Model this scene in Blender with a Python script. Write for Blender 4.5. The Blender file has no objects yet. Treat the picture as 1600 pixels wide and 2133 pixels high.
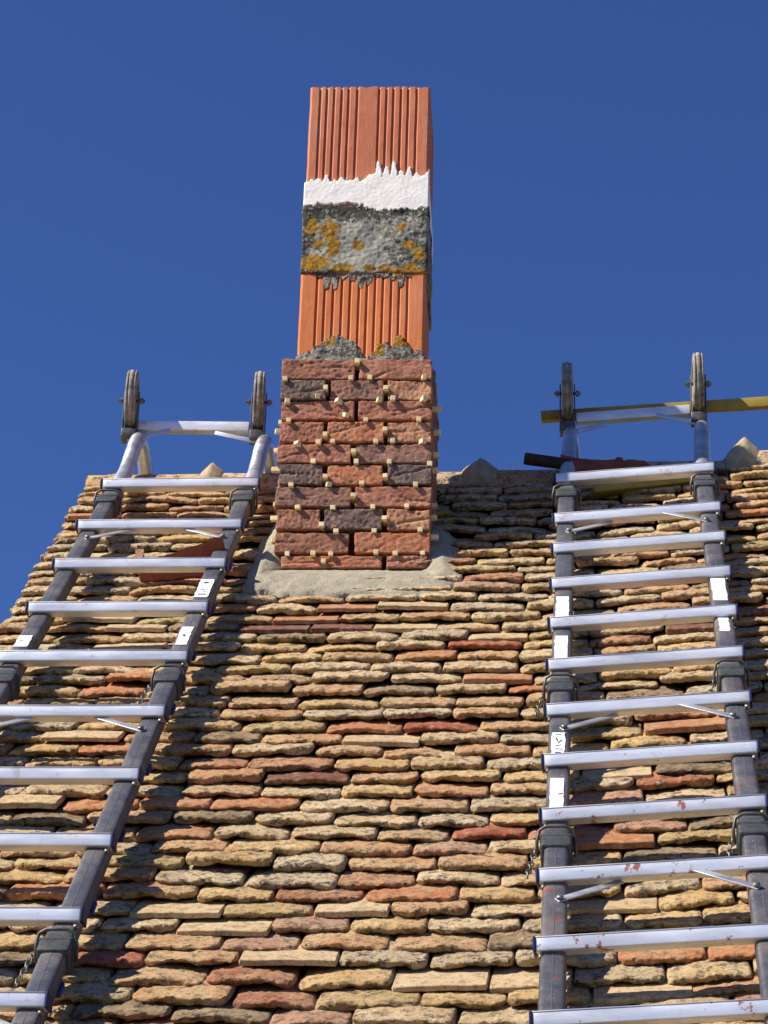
import bpy, math, random
import numpy as np
from mathutils import Matrix, Vector, noise

rnd = random.Random(7)
# ------------------------------------------------------------------ camera
FPX = 5400.0
_V = np.array([350.0, 11066.0, -FPX]); _R = np.array([430.0, 1751.0, -FPX])
_Z = _V / np.linalg.norm(_V)
_X = np.cross(_R, _V); _X /= np.linalg.norm(_X)
_Y = np.cross(_Z, _X)
if _X[0] < 0: _X, _Y = -_X, -_Y
MC = np.array([_X, _Y, _Z])
ALPHA = 0.7673856
SV = np.array([0, math.cos(ALPHA), math.sin(ALPHA)]); NV = np.array([0, -math.sin(ALPHA), math.cos(ALPHA)])
def ray(px, py): return MC @ np.array([px - 800, 1066.5 - py, -FPX]) / FPX
CAM = -ray(735, 1185) * 6.93
cam = bpy.data.objects.new('camera', bpy.data.cameras.new('camera'))
bpy.context.scene.collection.objects.link(cam)
cam.matrix_world = Matrix([list(MC[i]) + [CAM[i]] for i in range(3)] + [[0, 0, 0, 1]])
cam.data.sensor_fit = 'VERTICAL'; cam.data.sensor_height = 36.0; cam.data.lens = FPX / 2133 * 36
cam.data.clip_start = 0.1; cam.data.clip_end = 5000
SC = bpy.context.scene; SC.camera = cam
# ------------------------------------------------------------------ light
SUN = Vector((-1.0, -0.47, 1.06)).normalized()
w = bpy.data.worlds.new('World'); SC.world = w; w.use_nodes = True
nt = w.node_tree
sky = nt.nodes.new('ShaderNodeTexSky'); sky.sky_type = 'NISHITA'; sky.sun_disc = False
sky.sun_elevation = math.asin(SUN.z); sky.sun_rotation = math.atan2(SUN.x, SUN.y)
sky.altitude = 2500; sky.air_density = 1.0; sky.dust_density = 0.0; sky.ozone_density = 5.0
nt.nodes['Background'].inputs['Strength'].default_value = 0.066
tint = nt.nodes.new('ShaderNodeMix'); tint.data_type = 'RGBA'; tint.blend_type = 'MULTIPLY'; tint.inputs[0].default_value = 1.0
tint.inputs[7].default_value = (0.74, 0.93, 1.40, 1)
nt.links.new(sky.outputs[0], tint.inputs[6]); nt.links.new(tint.outputs[2], nt.nodes['Background'].inputs['Color'])
sl = bpy.data.lights.new('sun', 'SUN'); sl.energy = 5.0; sl.angle = math.radians(0.5); sl.color = (1.0, 0.915, 0.775)
so = bpy.data.objects.new('sun', sl); SC.collection.objects.link(so)
so.rotation_euler = SUN.to_track_quat('Z', 'Y').to_euler(); so.location = (-5, -5, 8)
SC.view_settings.view_transform = 'Standard'; SC.view_settings.look = 'None'
SC.view_settings.exposure = 0.55; SC.view_settings.gamma = 1.0; SC.view_settings.use_curve_mapping = False

# ------------------------------------------------------------------ helpers
def yplane(px, py, Y):
    d = ray(px, py); t = (Y - CAM[1]) / d[1]; return CAM + t * d
def roof_at(px, py, n=0.0):
    d = ray(px, py); t = (n - CAM @ NV) / (d @ NV); p = CAM + t * d; return p[0], p @ SV
def W(u, s, n): return np.array([u, 0, 0]) + s * SV + n * NV
def sag(u): return 0.072 * (math.log1p(math.exp((u - 0.52) / 0.06)) * 0.06)
ROOFROT = Matrix(((1, 0, 0), (0, SV[1], NV[1]), (0, SV[2], NV[2])))   # local (u,s,n) -> world
INV = ROOFROT.transposed()

def lin(c): return tuple((x / 255 / 12.92 if x / 255 <= 0.04045 else ((x / 255 + 0.055) / 1.055) ** 2.4) for x in c) + (1,)

def make_mesh(name, verts, faces, smooth=True):
    me = bpy.data.meshes.new(name)
    me.from_pydata([tuple(float(c) for c in v) for v in verts], [], [tuple(int(i) for i in f) for f in faces])
    me.update()
    if smooth: me.polygons.foreach_set('use_smooth', [True] * len(me.polygons))
    return me
def link(name, me, mat, parent=None, mw=None):
    o = bpy.data.objects.new(name, me); SC.collection.objects.link(o)
    if me is not None and mat is not None and len(me.materials) == 0: me.materials.append(mat)
    if parent is not None: o.parent = parent
    if mw is not None: o.matrix_local = mw
    return o
def tag(o, label=None, cat=None, group=None, kind=None):
    if label: o['label'] = label
    if cat: o['category'] = cat
    if group: o['group'] = group
    if kind: o['kind'] = kind
    return o
def empty(name, mw=None):
    o = bpy.data.objects.new(name, None); SC.collection.objects.link(o); o.empty_display_size = 0.1
    if mw is not None: o.matrix_world = mw
    return o

def nz(p, f, seed=0.0):
    return noise.noise(Vector((p[0] * f + seed * 13.7, p[1] * f + seed * 7.3, p[2] * f - seed * 5.1)))

def rbox(dx, dy, dz, n=(4, 4, 4), r=0.003, amp=0.0, freq=40, seed=0, amp2=0.0, freq2=130):
    """rounded, noise-roughened box centred on 0"""
    h = np.array([dx, dy, dz]) / 2; r = min(r, h.min() * 0.999)
    def axis(hh, k):
        k = max(1, k)
        a = list(np.linspace(-(hh - r), hh - r, k + 1))
        return [-hh, -hh + r * .4] + a + [hh - r * .4, hh] if r > 0 and k >= 1 else [-hh] + a[1:-1] + [hh]
    ax = [axis(h[i], n[i]) for i in range(3)]
    idx = {}; V = []; F = []
    def vid(i, j, k):
        key = (i, j, k)
        if key not in idx:
            idx[key] = len(V); V.append((ax[0][i], ax[1][j], ax[2][k]))
        return idx[key]
    m = [len(a) - 1 for a in ax]
    for i in range(m[0]):
        for j in range(m[1]):
            F.append((vid(i, j, 0), vid(i, j + 1, 0), vid(i + 1, j + 1, 0), vid(i + 1, j, 0)))
            F.append((vid(i, j, m[2]), vid(i + 1, j, m[2]), vid(i + 1, j + 1, m[2]), vid(i, j + 1, m[2])))
    for i in range(m[0]):
        for k in range(m[2]):
            F.append((vid(i, 0, k), vid(i + 1, 0, k), vid(i + 1, 0, k + 1), vid(i, 0, k + 1)))
            F.append((vid(i, m[1], k), vid(i, m[1], k + 1), vid(i + 1, m[1], k + 1), vid(i + 1, m[1], k)))
    for j in range(m[1]):
        for k in range(m[2]):
            F.append((vid(0, j, k), vid(0, j, k + 1), vid(0, j + 1, k + 1), vid(0, j + 1, k)))
            F.append((vid(m[0], j, k), vid(m[0], j + 1, k), vid(m[0], j + 1, k + 1), vid(m[0], j, k + 1)))
    P = np.array(V)
    Q = np.clip(P, -(h - r), h - r)
    D = P - Q; L = np.linalg.norm(D, axis=1, keepdims=True); L[L < 1e-9] = 1
    D = D / L
    P = Q + r * D
    if amp or amp2:
        for i in range(len(P)):
            d = amp * nz(P[i], freq, seed) + amp2 * nz(P[i], freq2, seed + 3)
            P[i] += D[i] * d
    return P, F

def tube(path, rad, k=12, closed=False, caps=True):
    P = [np.array(p, float) for p in path]; n = len(P); V = []; F = []
    rads = rad if hasattr(rad, '__len__') else [rad] * n
    up = None
    for i in range(n):
        a = P[(i - 1) % n] if (closed or i > 0) else P[i]; b = P[(i + 1) % n] if (closed or i < n - 1) else P[i]
        t = b - a; t /= np.linalg.norm(t)
        if up is None:
            up = np.array([0, 0, 1.0]) if abs(t[2]) < .9 else np.array([0, 1.0, 0])
        s = np.cross(t, up); s /= np.linalg.norm(s); up = np.cross(s, t)
        for j in range(k):
            an = 2 * math.pi * j / k
            V.append(P[i] + rads[i] * (math.cos(an) * s + math.sin(an) * up))
    m = n if closed else n - 1
    for i in range(m):
        for j in range(k):
            a = i * k + j; b = i * k + (j + 1) % k; c = ((i + 1) % n) * k + (j + 1) % k; d = ((i + 1) % n) * k + j
            F.append((a, b, c, d))
    if caps and not closed:
        F.append(tuple(range(k))[::-1]); F.append(tuple((n - 1) * k + j for j in range(k)))
    return V, F
def join(parts):
    V = []; F = []
    for v, f in parts:
        o = len(V); V += [tuple(p) for p in v]; F += [tuple(i + o for i in q) for q in f]
    return V, F
def moved(vf, R=None, t=(0, 0, 0)):
    v, f = vf; v = np.array([tuple(p) for p in v])
    if R is not None: v = v @ np.array([list(r) for r in R]).T
    return v + np.array(t), f
def rotx(a): c, s = math.cos(a), math.sin(a); return [[1, 0, 0], [0, c, -s], [0, s, c]]
def roty(a): c, s = math.cos(a), math.sin(a); return [[c, 0, s], [0, 1, 0], [-s, 0, c]]
def rotz(a): c, s = math.cos(a), math.sin(a); return [[c, -s, 0], [s, c, 0], [0, 0, 1]]

# ------------------------------------------------------------------ materials
class NB:
    def __init__(self, name):
        self.m = bpy.data.materials.new(name); self.m.use_nodes = True; self.t = self.m.node_tree
        self.b = self.t.nodes['Principled BSDF']
        g = self.t.nodes.new('ShaderNodeNewGeometry'); self.pos = g.outputs['Position']
    def N(self, t, **k):
        n = self.t.nodes.new(t)
        for a, v in k.items(): setattr(n, a, v)
        return n
    def L(self, a, b): self.t.links.new(a, b)
    def val(self, inp, v):
        if hasattr(v, 'is_linked') or hasattr(v, 'links'): self.L(v, inp)
        else: inp.default_value = v
    def noise(self, scale, detail=4, rough=.55, vec=None, lo=None, hi=None, stretch=None):
        n = self.N('ShaderNodeTexNoise'); n.inputs['Scale'].default_value = scale
        n.inputs['Detail'].default_value = detail; n.inputs['Roughness'].default_value = rough
        v = vec or self.pos
        if stretch:
            mp = self.N('ShaderNodeMapping'); mp.inputs['Scale'].default_value = stretch; self.L(v, mp.inputs[0]); v = mp.outputs[0]
        self.L(v, n.inputs['Vector']); o = n.outputs['Fac']
        if lo is not None: o = self.rng(o, lo, hi)
        return o
    def vor(self, scale, lo, hi):
        n = self.N('ShaderNodeTexVoronoi'); n.inputs['Scale'].default_value = scale; self.L(self.pos, n.inputs['Vector'])
        return self.rng(n.outputs['Distance'], lo, hi)
    def rng(self, v, lo, hi, a=0.0, b=1.0):
        r = self.N('ShaderNodeMapRange'); r.interpolation_type = 'SMOOTHSTEP'
        self.L(v, r.inputs['Value']); r.inputs['From Min'].default_value = lo; r.inputs['From Max'].default_value = hi
        r.inputs['To Min'].default_value = a; r.inputs['To Max'].default_value = b
        return r.outputs[0]
    def mix(self, f, a, b, mode='MIX'):
        n = self.N('ShaderNodeMix', data_type='RGBA', blend_type=mode)
        self.val(n.inputs[0], f); self.val(n.inputs[6], a); self.val(n.inputs[7], b); return n.outputs[2]
    def math(self, op, a, b=0.0):
        n = self.N('ShaderNodeMath', operation=op); self.val(n.inputs[0], a); self.val(n.inputs[1], b); return n.outputs[0]
    def bump(self, h, strength, dist, prev=None):
        n = self.N('ShaderNodeBump'); n.inputs['Strength'].default_value = strength; n.inputs['Distance'].default_value = dist
        self.L(h, n.inputs['Height'])
        if prev is not None: self.L(prev, n.inputs['Normal'])
        return n.outputs[0]
    def done(self, col, rough=.85, normal=None, metal=0.0, spec=.3):
        self.val(self.b.inputs['Base Color'], col); self.val(self.b.inputs['Roughness'], rough)
        self.val(self.b.inputs['Metallic'], metal); self.b.inputs['Specular IOR Level'].default_value = spec
        if normal is not None: self.L(normal, self.b.inputs['Normal'])
        return self.m

def tile_mat(name, c1, c2, grime=.5, pale=.35, pits=1.0):
    n = NB(name)
    col = n.mix(n.noise(9, 3, lo=.38, hi=.62), lin(c1), lin(c2))
    col = n.mix(n.math('MULTIPLY', n.noise(7, 4, .6, lo=.52, hi=.68), .30), col, (0.44, 0.26, 0.13, 1))
    col = n.mix(n.math('MULTIPLY', n.noise(60, 6, .75, lo=.48, hi=.64), .45), col, (0.70, 0.56, 0.34, 1))
    col = n.mix(n.math('MULTIPLY', n.noise(38, 6, .75, lo=.60, hi=.68), pale), col, (0.76, 0.68, 0.50, 1))
    g = n.math('MULTIPLY', n.noise(44, 9, .84, lo=.505, hi=.57), min(1, grime))
    col = n.mix(g, col, (0.075, 0.062, 0.044, 1))
    col = n.mix(n.math('MULTIPLY', n.noise(120, 5, .75, lo=.55, hi=.64), .75 * pits), col, (0.07, 0.05, 0.035, 1))
    b = n.bump(n.noise(60, 9, .78), .9 * pits, .009)
    b = n.bump(n.noise(200, 6, .78), .95, .0028, b)
    return n.done(col, .9, b, spec=.2)
TM = {
 'sand': tile_mat('sand_clay', (209, 180, 137), (224, 197, 158), .8),
 'ochre': tile_mat('ochre_clay', (208, 170, 116), (222, 189, 137), .7),
 'stone': tile_mat('greyed_clay', (196, 174, 142), (216, 193, 159), .95, .6),
 'buff': tile_mat('buff_clay', (207, 166, 123), (198, 166, 126), .8, .5),
 'olive': tile_mat('olive_clay', (195, 167, 115), (211, 183, 131), .8),
 'tan': tile_mat('tan_orange_clay', (204, 155, 111), (212, 176, 132), .75),
 'orange': tile_mat('orange_clay', (200, 130, 89), (206, 155, 113), .5, .4),
 'rust': tile_mat('rust_clay', (182, 117, 87), (195, 148, 112), .8, .4),
 'pink': tile_mat('pinkish_clay', (193, 144, 117), (200, 164, 134), .75, .4),
 'red': tile_mat('red_clay', (161, 81, 61), (176, 105, 80), .45, .12, .8),
 'maroon': tile_mat('maroon_clay', (126, 75, 62), (127, 87, 71), .5, .15, .7),
 'dark': tile_mat('dark_lichened_clay', (148, 127, 100), (175, 149, 116), 1.0, .5),
 'cream': tile_mat('new_cream_clay', (216, 189, 150), (209, 180, 136), .45, .15, .8),
 'terra': tile_mat('plain_terracotta', (189, 127, 91), (198, 149, 112), .4, .12, .8),
}
WEIGHTS = [('sand', 27), ('ochre', 20), ('stone', 16), ('buff', 12), ('olive', 4.5), ('tan', 10), ('orange', 3), ('rust', 2.8), ('pink', 3), ('red', .2), ('maroon', .4), ('dark', 7), ('cream', 1.5), ('terra', .6)]
def pick():
    r = rnd.random() * sum(x for _, x in WEIGHTS)
    for k, x in WEIGHTS:
        r -= x
        if r < 0: return k
    return 'sand'

def brick_mat(name, c1, c2, soot):
    n = NB(name)
    col = n.mix(n.noise(14, 4, .6, lo=.35, hi=.65), lin(c1), lin(c2))
    col = n.mix(n.math('MULTIPLY', n.noise(42, 8, .82, lo=.51, hi=.60), soot), col, (0.075, 0.052, 0.045, 1))
    col = n.mix(n.math('MULTIPLY', n.noise(70, 7, .8, lo=.54, hi=.64), .5), col, (0.56, 0.40, 0.29, 1))
    col = n.mix(n.math('MULTIPLY', n.noise(130, 5, .75, lo=.56, hi=.64), .7), col, (0.05, 0.025, 0.02, 1))
    b = n.bump(n.noise(28, 6, .6), .35, .006)
    b = n.bump(n.noise(120, 8, .82), .6, .0028, b)
    return n.done(col, .9, b, spec=.2)
BM = {
 'red': brick_mat('red_brick', (168, 108, 86), (182, 126, 102), .55),
 'redorange': brick_mat('orange_red_brick', (184, 114, 82), (194, 134, 102), .45),
 'tan': brick_mat('tan_brick', (194, 146, 112), (180, 124, 96), .5),
 'mauve': brick_mat('mauve_brown_brick', (140, 106, 94), (162, 116, 96), .65),
 'dark': brick_mat('dark_purple_brick', (106, 94, 90), (130, 104, 94), .85),
 'brown': brick_mat('brown_red_brick', (170, 118, 94), (156, 106, 84), .6),
}
def terracotta(name, c1, c2):
    n = NB(name)
    col = n.mix(n.noise(7, 3, lo=.35, hi=.65, stretch=(1, 1, .35)), lin(c1), lin(c2))
    col = n.mix(n.math('MULTIPLY', n.noise(120, 5, .7, lo=.60, hi=.70, stretch=(1, 1, .6)), .5), col, (0.10, 0.035, 0.02, 1))
    col = n.mix(n.math('MULTIPLY', n.noise(50, 6, .7, lo=.62, hi=.72, stretch=(1, 1, .3)), .35), col, (0.62, 0.42, 0.32, 1))
    col = n.mix(n.math('MULTIPLY', n.noise(16, 7, .75, lo=.58, hi=.68, stretch=(1, 1, .5)), .35), col, (0.20, 0.10, 0.06, 1))
    col = n.mix(n.math('MULTIPLY', n.noise(5, 5, .6, lo=.5, hi=.7, stretch=(1.5, 1, .6)), .3), col, (0.66, 0.36, 0.22, 1))
    b = n.bump(n.noise(90, 5, .6, stretch=(1, 1, .25)), .45, .0025)
    b = n.bump(n.vor(70, 0.0, .12), .25, .0015, b)
    return n.done(col, .75, b, spec=.3)
M_TERRA_UP = terracotta('salmon_terracotta', (206, 126, 92), (196, 114, 82))
M_TERRA_LO = terracotta('orange_terracotta', (220, 130, 78), (208, 118, 70))
def cement():
    n = NB('lichened_cement')
    at = n.N('ShaderNodeAttribute', attribute_name='lichen'); dk = n.N('ShaderNodeAttribute', attribute_name='grime')
    col = n.mix(n.noise(22, 5, .6, lo=.35, hi=.65), lin((146, 144, 132)), lin((170, 168, 156)))
    g = n.math('ADD', n.noise(48, 9, .85), n.math('MULTIPLY', dk.outputs['Fac'], .22))
    col = n.mix(n.rng(g, .52, .60), col, (0.07, 0.066, 0.052, 1))
    col = n.mix(n.math('MULTIPLY', n.noise(90, 6, .8, lo=.57, hi=.62), .85), col, (0.66, 0.62, 0.54, 1))
    l = n.math('ADD', at.outputs['Fac'], n.math('MULTIPLY', n.math('SUBTRACT', n.noise(44, 8, .8), .5), 3.2))
    lc = n.mix(n.noise(90, 6, .8, lo=.42, hi=.6), lin((184, 134, 46)), lin((112, 92, 44)))
    col = n.mix(n.rng(l, .40, .58), col, lc)
    b = n.bump(n.noise(34, 9, .72), .7, .010)
    b = n.bump(n.noise(170, 5, .7), .5, .002, b)
    return n.done(col, .92, b, spec=.15)
M_CEM = cement()
def simple(name, c1, c2, scale=20, bump=.4, dist=.003, rough=.85, metal=0.0, dirt=0.0, dirtc=(.05, .04, .03, 1), spec=.3):
    n = NB(name)
    col = n.mix(n.noise(scale, 5, .6, lo=.35, hi=.65), lin(c1), lin(c2))
    if dirt: col = n.mix(n.math('MULTIPLY', n.noise(scale * 2.3, 6, .75, lo=.54, hi=.66), dirt), col, dirtc)
    b = n.bump(n.noise(scale * 5, 6, .65), bump, dist)
    return n.done(col, rough, b, metal, spec)
M_PLASTER = simple('white_plaster', (250, 244, 236), (252, 248, 242), 30, .2, .002, .8, dirt=.15, dirtc=(.45, .36, .28, 1))
M_MORTAR = simple('pale_mortar', (170, 162, 142), (150, 142, 124), 26, .9, .005, .95, dirt=.4, dirtc=(.22, .19, .14, 1))
M_CORE = simple('dark_joint_core', (92, 58, 44), (70, 46, 36), 25, .6, .006, .95)
M_CREST = simple('ridge_mortar', (188, 170, 138), (160, 146, 120), 30, .8, .006, .95, dirt=.4, dirtc=(.12, .1, .07, 1))
M_SPACER = simple('pale_wood', (238, 216, 164), (244, 226, 184), 60, .25, .001, .7)
M_YELLOW = simple('yellow_painted_wood', (168, 146, 66), (146, 126, 56), 16, .35, .002, .7, dirt=.45, dirtc=(.12, .09, .03, 1))
M_STICK = simple('dark_weathered_wood', (74, 54, 44), (56, 42, 36), 26, .6, .003, .85)
M_REDTILE = simple('broken_red_clay', (140, 78, 60), (122, 66, 50), 24, .6, .004, .9, dirt=.3)
M_NAVY = simple('navy_plastic', (34, 30, 88), (28, 26, 70), 40, .2, .001, .5)
M_BLUE = simple('blue_plastic', (36, 46, 130), (30, 36, 100), 40, .2, .001, .45)
M_SLEEVE = simple('dark_grey_plastic', (70, 74, 76), (54, 58, 62), 60, .3, .001, .55, dirt=.3, dirtc=(.3, .28, .22, 1))
M_STEEL = simple('zinc_steel', (150, 150, 146), (112, 108, 100), 90, .3, .001, .45, metal=.8, dirt=.3, dirtc=(.1, .07, .04, 1))
M_RUBBER = simple('worn_grey_rubber', (166, 162, 153), (116, 111, 102), 30, .5, .002, .8, dirt=.7, dirtc=(.06, .045, .03, 1))
M_BRACKET = simple('dull_galvanised_bracket', (108, 108, 108), (84, 82, 80), 50, .3, .001, .5, metal=.6, dirt=.4)
M_STICKER = simple('white_sticker', (224, 226, 232), (236, 238, 242), 40, .2, .0005, .5, dirt=.12, dirtc=(.3, .25, .2, 1))
M_INK = simple('dark_ink', (60, 60, 70), (40, 40, 52), 90, .1, .0003, .6)
def alu(name, stain, amt, tint=(240, 243, 250), metal=.40):
    n = NB(name)
    col = n.mix(n.noise(18, 4, .6, lo=.3, hi=.7, stretch=(.25, 1, 1)), lin(tint), lin(tuple(int(c * .86) for c in tint)))
    col = n.mix(n.math('MULTIPLY', n.noise(34, 5, .7, lo=.56, hi=.68), .25), col, (.85, .86, .88, 1))
    s = n.noise(24, 6, .72, lo=.60, hi=.645)
    fac = n.math('MULTIPLY', s, amt)
    col = n.mix(fac, col, stain)
    s2 = n.noise(75, 4, .7, lo=.66, hi=.70)
    col = n.mix(n.math('MULTIPLY', s2, min(1, amt * 1.0)), col, (.09, .05, .035, 1))
    rough = n.rng(n.noise(60, 4, .6, stretch=(.1, 1, 1)), .3, .7, .36, .55)
    met = n.math('MULTIPLY', n.math('SUBTRACT', 1.0, fac), metal)
    b = n.bump(n.noise(160, 3, .6, stretch=(.06, 1, 1)), .15, .0006)
    return n.done(col, rough, b, met, .4)
M_ALU = alu('brushed_aluminium', lin((150, 110, 84)), .35)
M_ALU_DIRTY = alu('stained_aluminium', lin((150, 72, 52)), .9)
M_ALU_TUBE = alu('scuffed_aluminium_tube', lin((150, 150, 150)), .5, (214, 216, 220), .85)
def rail_mat(name, stain):
    n = NB(name)
    col = n.mix(n.noise(26, 5, .65, lo=.35, hi=.65), lin((76, 78, 88)), lin((98, 98, 104)))
    col = n.mix(n.math('MULTIPLY', n.noise(9, 6, .7, lo=.46, hi=.64), .55), col, lin((136, 126, 118)))
    col = n.mix(n.math('MULTIPLY', n.noise(150, 3, .7, lo=.64, hi=.70), .6), col, (.5, .5, .5, 1))
    if stain: col = n.mix(n.math('MULTIPLY', n.noise(17, 5, .7, lo=.63, hi=.66), .8), col, lin((158, 70, 48)))
    b = n.bump(n.noise(120, 3, .6), .15, .0006)
    return n.done(col, .48, b, .35, .4)
M_RAIL = rail_mat('dark_anodised_rail', False); M_RAIL2 = rail_mat('dark_stained_rail', True)
M_LINE = simple('scuffed_rail_line', (112, 114, 122), (96, 98, 108), 60, .1, .0005, .5, .3)
M_WOOD = simple('roof_boards', (90, 70, 52), (70, 54, 40), 12, .5, .004)
M_WALL = simple('lime_render', (190, 176, 150), (172, 158, 132), 3, .5, .006, .95)
M_GROUND = simple('dry_grass_ground', (98, 90, 58), (82, 80, 50), .6, .6, .05, 1.0)

# ------------------------------------------------------------------ ground and house
gz = -4.6
me = make_mesh('ground', [(-1500, -1500, gz), (1500, -1500, gz), (1500, 1500, gz), (-1500, 1500, gz)], [(0, 1, 2, 3)], False)
tag(link('ground', me, M_GROUND), kind='structure')

RF = Matrix.Identity(4)
for i in range(3):
    RF[i][0] = (1, 0, 0)[i]; RF[i][1] = SV[i]; RF[i][2] = NV[i]
U0, U1, SB, ST = -0.855, 1.75, -3.02, 0.80
house = empty('house', RF)
tag(house, 'old house with a steep roof of uneven ochre and red clay tiles', 'house')
# deck of the near slope, follows the sag of the rafters; far slope
us = np.linspace(U0 + .03, U1, 24)
V = []; F = []
for k, (s, n) in enumerate([(SB, -.045), (ST + .03, -.045), (ST + .03, -.09), (SB, -.09)]):
    for u in us: V.append((u, s, n + sag(u)))
m = len(us)
for k in range(4):
    for i in range(m - 1):
        a = k * m + i; b = ((k + 1) % 4) * m + i
        F.append((a, a + 1, b + 1, b))
F.append((0, m, 2 * m, 3 * m)); F.append((m - 1, 4 * m - 1, 3 * m - 1, 2 * m - 1))
link('roof_deck', make_mesh('roof_deck', V, F, False), M_WOOD, house)
LI = RF.to_3x3().transposed()
def wl(p): return tuple(LI @ Vector(p))     # world -> house local
apY, apZ = W(0, ST, -.05)[1:]
V = [wl(p) for p in [(U0 + .03, apY + .01, apZ), (U1, apY + .01, apZ), (U1, apY + 2.9, apZ - 2.8), (U0 + .03, apY + 2.9, apZ - 2.8),
     (U0 + .03, apY + .01, apZ - .05), (U1, apY + .01, apZ - .05), (U1, apY + 2.9, apZ - 2.86), (U0 + .03, apY + 2.9, apZ - 2.86)]]
link('far_slope_deck', make_mesh('far_slope', V, [(0, 1, 2, 3), (4, 7, 6, 5), (0, 4, 5, 1), (2, 6, 7, 3), (0, 3, 7, 4), (1, 5, 6, 2)], False), M_WOOD, house)
ey, ez = W(0, SB + .35, -.12)[1:]
y2 = apY + 2.6; z2 = apZ - 2.62
prof = [(ey, gz - .05), (y2, gz - .05), (y2, z2), (apY, apZ - .12), (ey, ez)]
V = [wl((x, y, z)) for x in (U0 + .10, U1 - .08) for y, z in prof]
F = [(0, 1, 2, 3, 4), (9, 8, 7, 6, 5)] + [(i, 5 + i, 5 + (i + 1) % 5, (i + 1) % 5) for i in range(5)]
link('wall', make_mesh('wall', V, F, False), M_WALL, house)

# ------------------------------------------------------------------ roof tiles
def tile_mesh(name, seed, crisp=False, short=1.0):
    R = random.Random(seed)
    w_, L = 0.163, 0.21
    T = R.uniform(.0120, .0145) if crisp else R.uniform(.0135, .0188)
    nu = 26 if crisp else 38
    c = .006 if crisp else R.uniform(.012, .03)           # corner radius
    c2 = .006 if crisp else R.uniform(.012, .035)
    camber = R.uniform(0, .0015) if crisp else R.uniform(.0005, .008)
    asym = R.uniform(-.25, .25); bow = 0 if crisp else R.uniform(-.004, .005)
    t = np.linspace(-1, 1, nu + 1); t = np.sign(t) * (1 - (1 - np.abs(t)) ** 1.35)
    xs = t * w_ / 2
    br = T * (.20 if crisp else R.uniform(.20, .44))       # radius of the worn top arris
    uc = T * (.10 if crisp else R.uniform(.30, .60))       # butt face leans back underneath
    prof = [(L, .9), (.13, .95), (.09, 1), (.07, 1), (.055, 1), (.042, 1), (.030, 1), (.020, 1)]
    for i in range(6):
        a = math.pi / 2 * i / 5
        prof.append((br * 1.5 * (1 - math.sin(a)), 1 - br / T * (1 - math.cos(a))))
    zb = 1 - br / T
    for i in range(1, 5): prof.append((uc * i / 4, zb * (1 - i / 4) + .06 * (i / 4)))
    prof += [(uc + .003, 0), (.03, 0), (.08, 0), (L, 0)]
    K = len(prof); V = []; F = []
    for x in xs:
        e = w_ / 2 - abs(x); cc = c if x < 0 else c2
        set_ = cc * (1 - math.sqrt(max(0, 1 - ((cc - e) / cc) ** 2))) if e < cc else 0
        er = .007 if not crisp else .002
        ts = math.sqrt(max(.03, 1 - ((er - e) / er) ** 2)) if e < er else 1
        lowbite = 0 if crisp else max(0, nz((x, 0, 0), 38, seed) + .15) * .018
        topbite = 0 if crisp else max(0, nz((x, 1, 0), 30, seed + 5) - .05) * .012
        for y, z in prof:
            zz = (.5 + (z - .5) * ts) * T
            front = max(0.0, 1 - y / .05)
            yy = y + (set_ + bow * math.cos(x / w_ * 3.1)) * max(0, 1 - y / .10)
            if y < .03:
                yy += lowbite * max(0, 1 - z * 1.5) + topbite * max(0, z * 2 - 1) * front
            zz -= camber * (2 * x / w_ - asym) ** 2
            p = (x, yy, zz)
            if not crisp:
                d1 = nz(p, 24, seed + 1) * .0050; d2 = nz(p, 75, seed + 2) * .0022 + abs(nz(p, 48, seed + 12)) * .0075 * front; d3 = nz(p, 170, seed + 3) * .0026
                yy += (d1 + d2 + d3) * (.35 + .65 * front) ; zz += (nz(p, 32, seed + 8) * .0034 + nz(p, 90, seed + 9) * .0022 + nz(p, 200, seed + 4) * .0014)
            else:
                yy += nz(p, 14, seed + 1) * .003 + nz(p, 90, seed + 6) * .0012; zz += nz(p, 30, seed + 9) * .0016 + nz(p, 120, seed + 7) * .0007
            V.append((x, yy, zz))
    for i in range(nu):
        for k in range(K):
            a = i * K + k; b = i * K + (k + 1) % K
            F.append((a, b, b + K, a + K))
    F.append(tuple(range(K))[::-1]); F.append(tuple(nu * K + k for k in range(K)))
    me = make_mesh(name, V, F)
    me.set_sharp_from_angle(angle=math.radians(34))
    me.materials.append(TM['sand'])
    return me
ROUGH = [tile_mesh('weathered_tile', 11 + i * 3) for i in range(22)]
CRISP = [tile_mesh('plain_tile', 301 + i, True) for i in range(4)]
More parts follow.
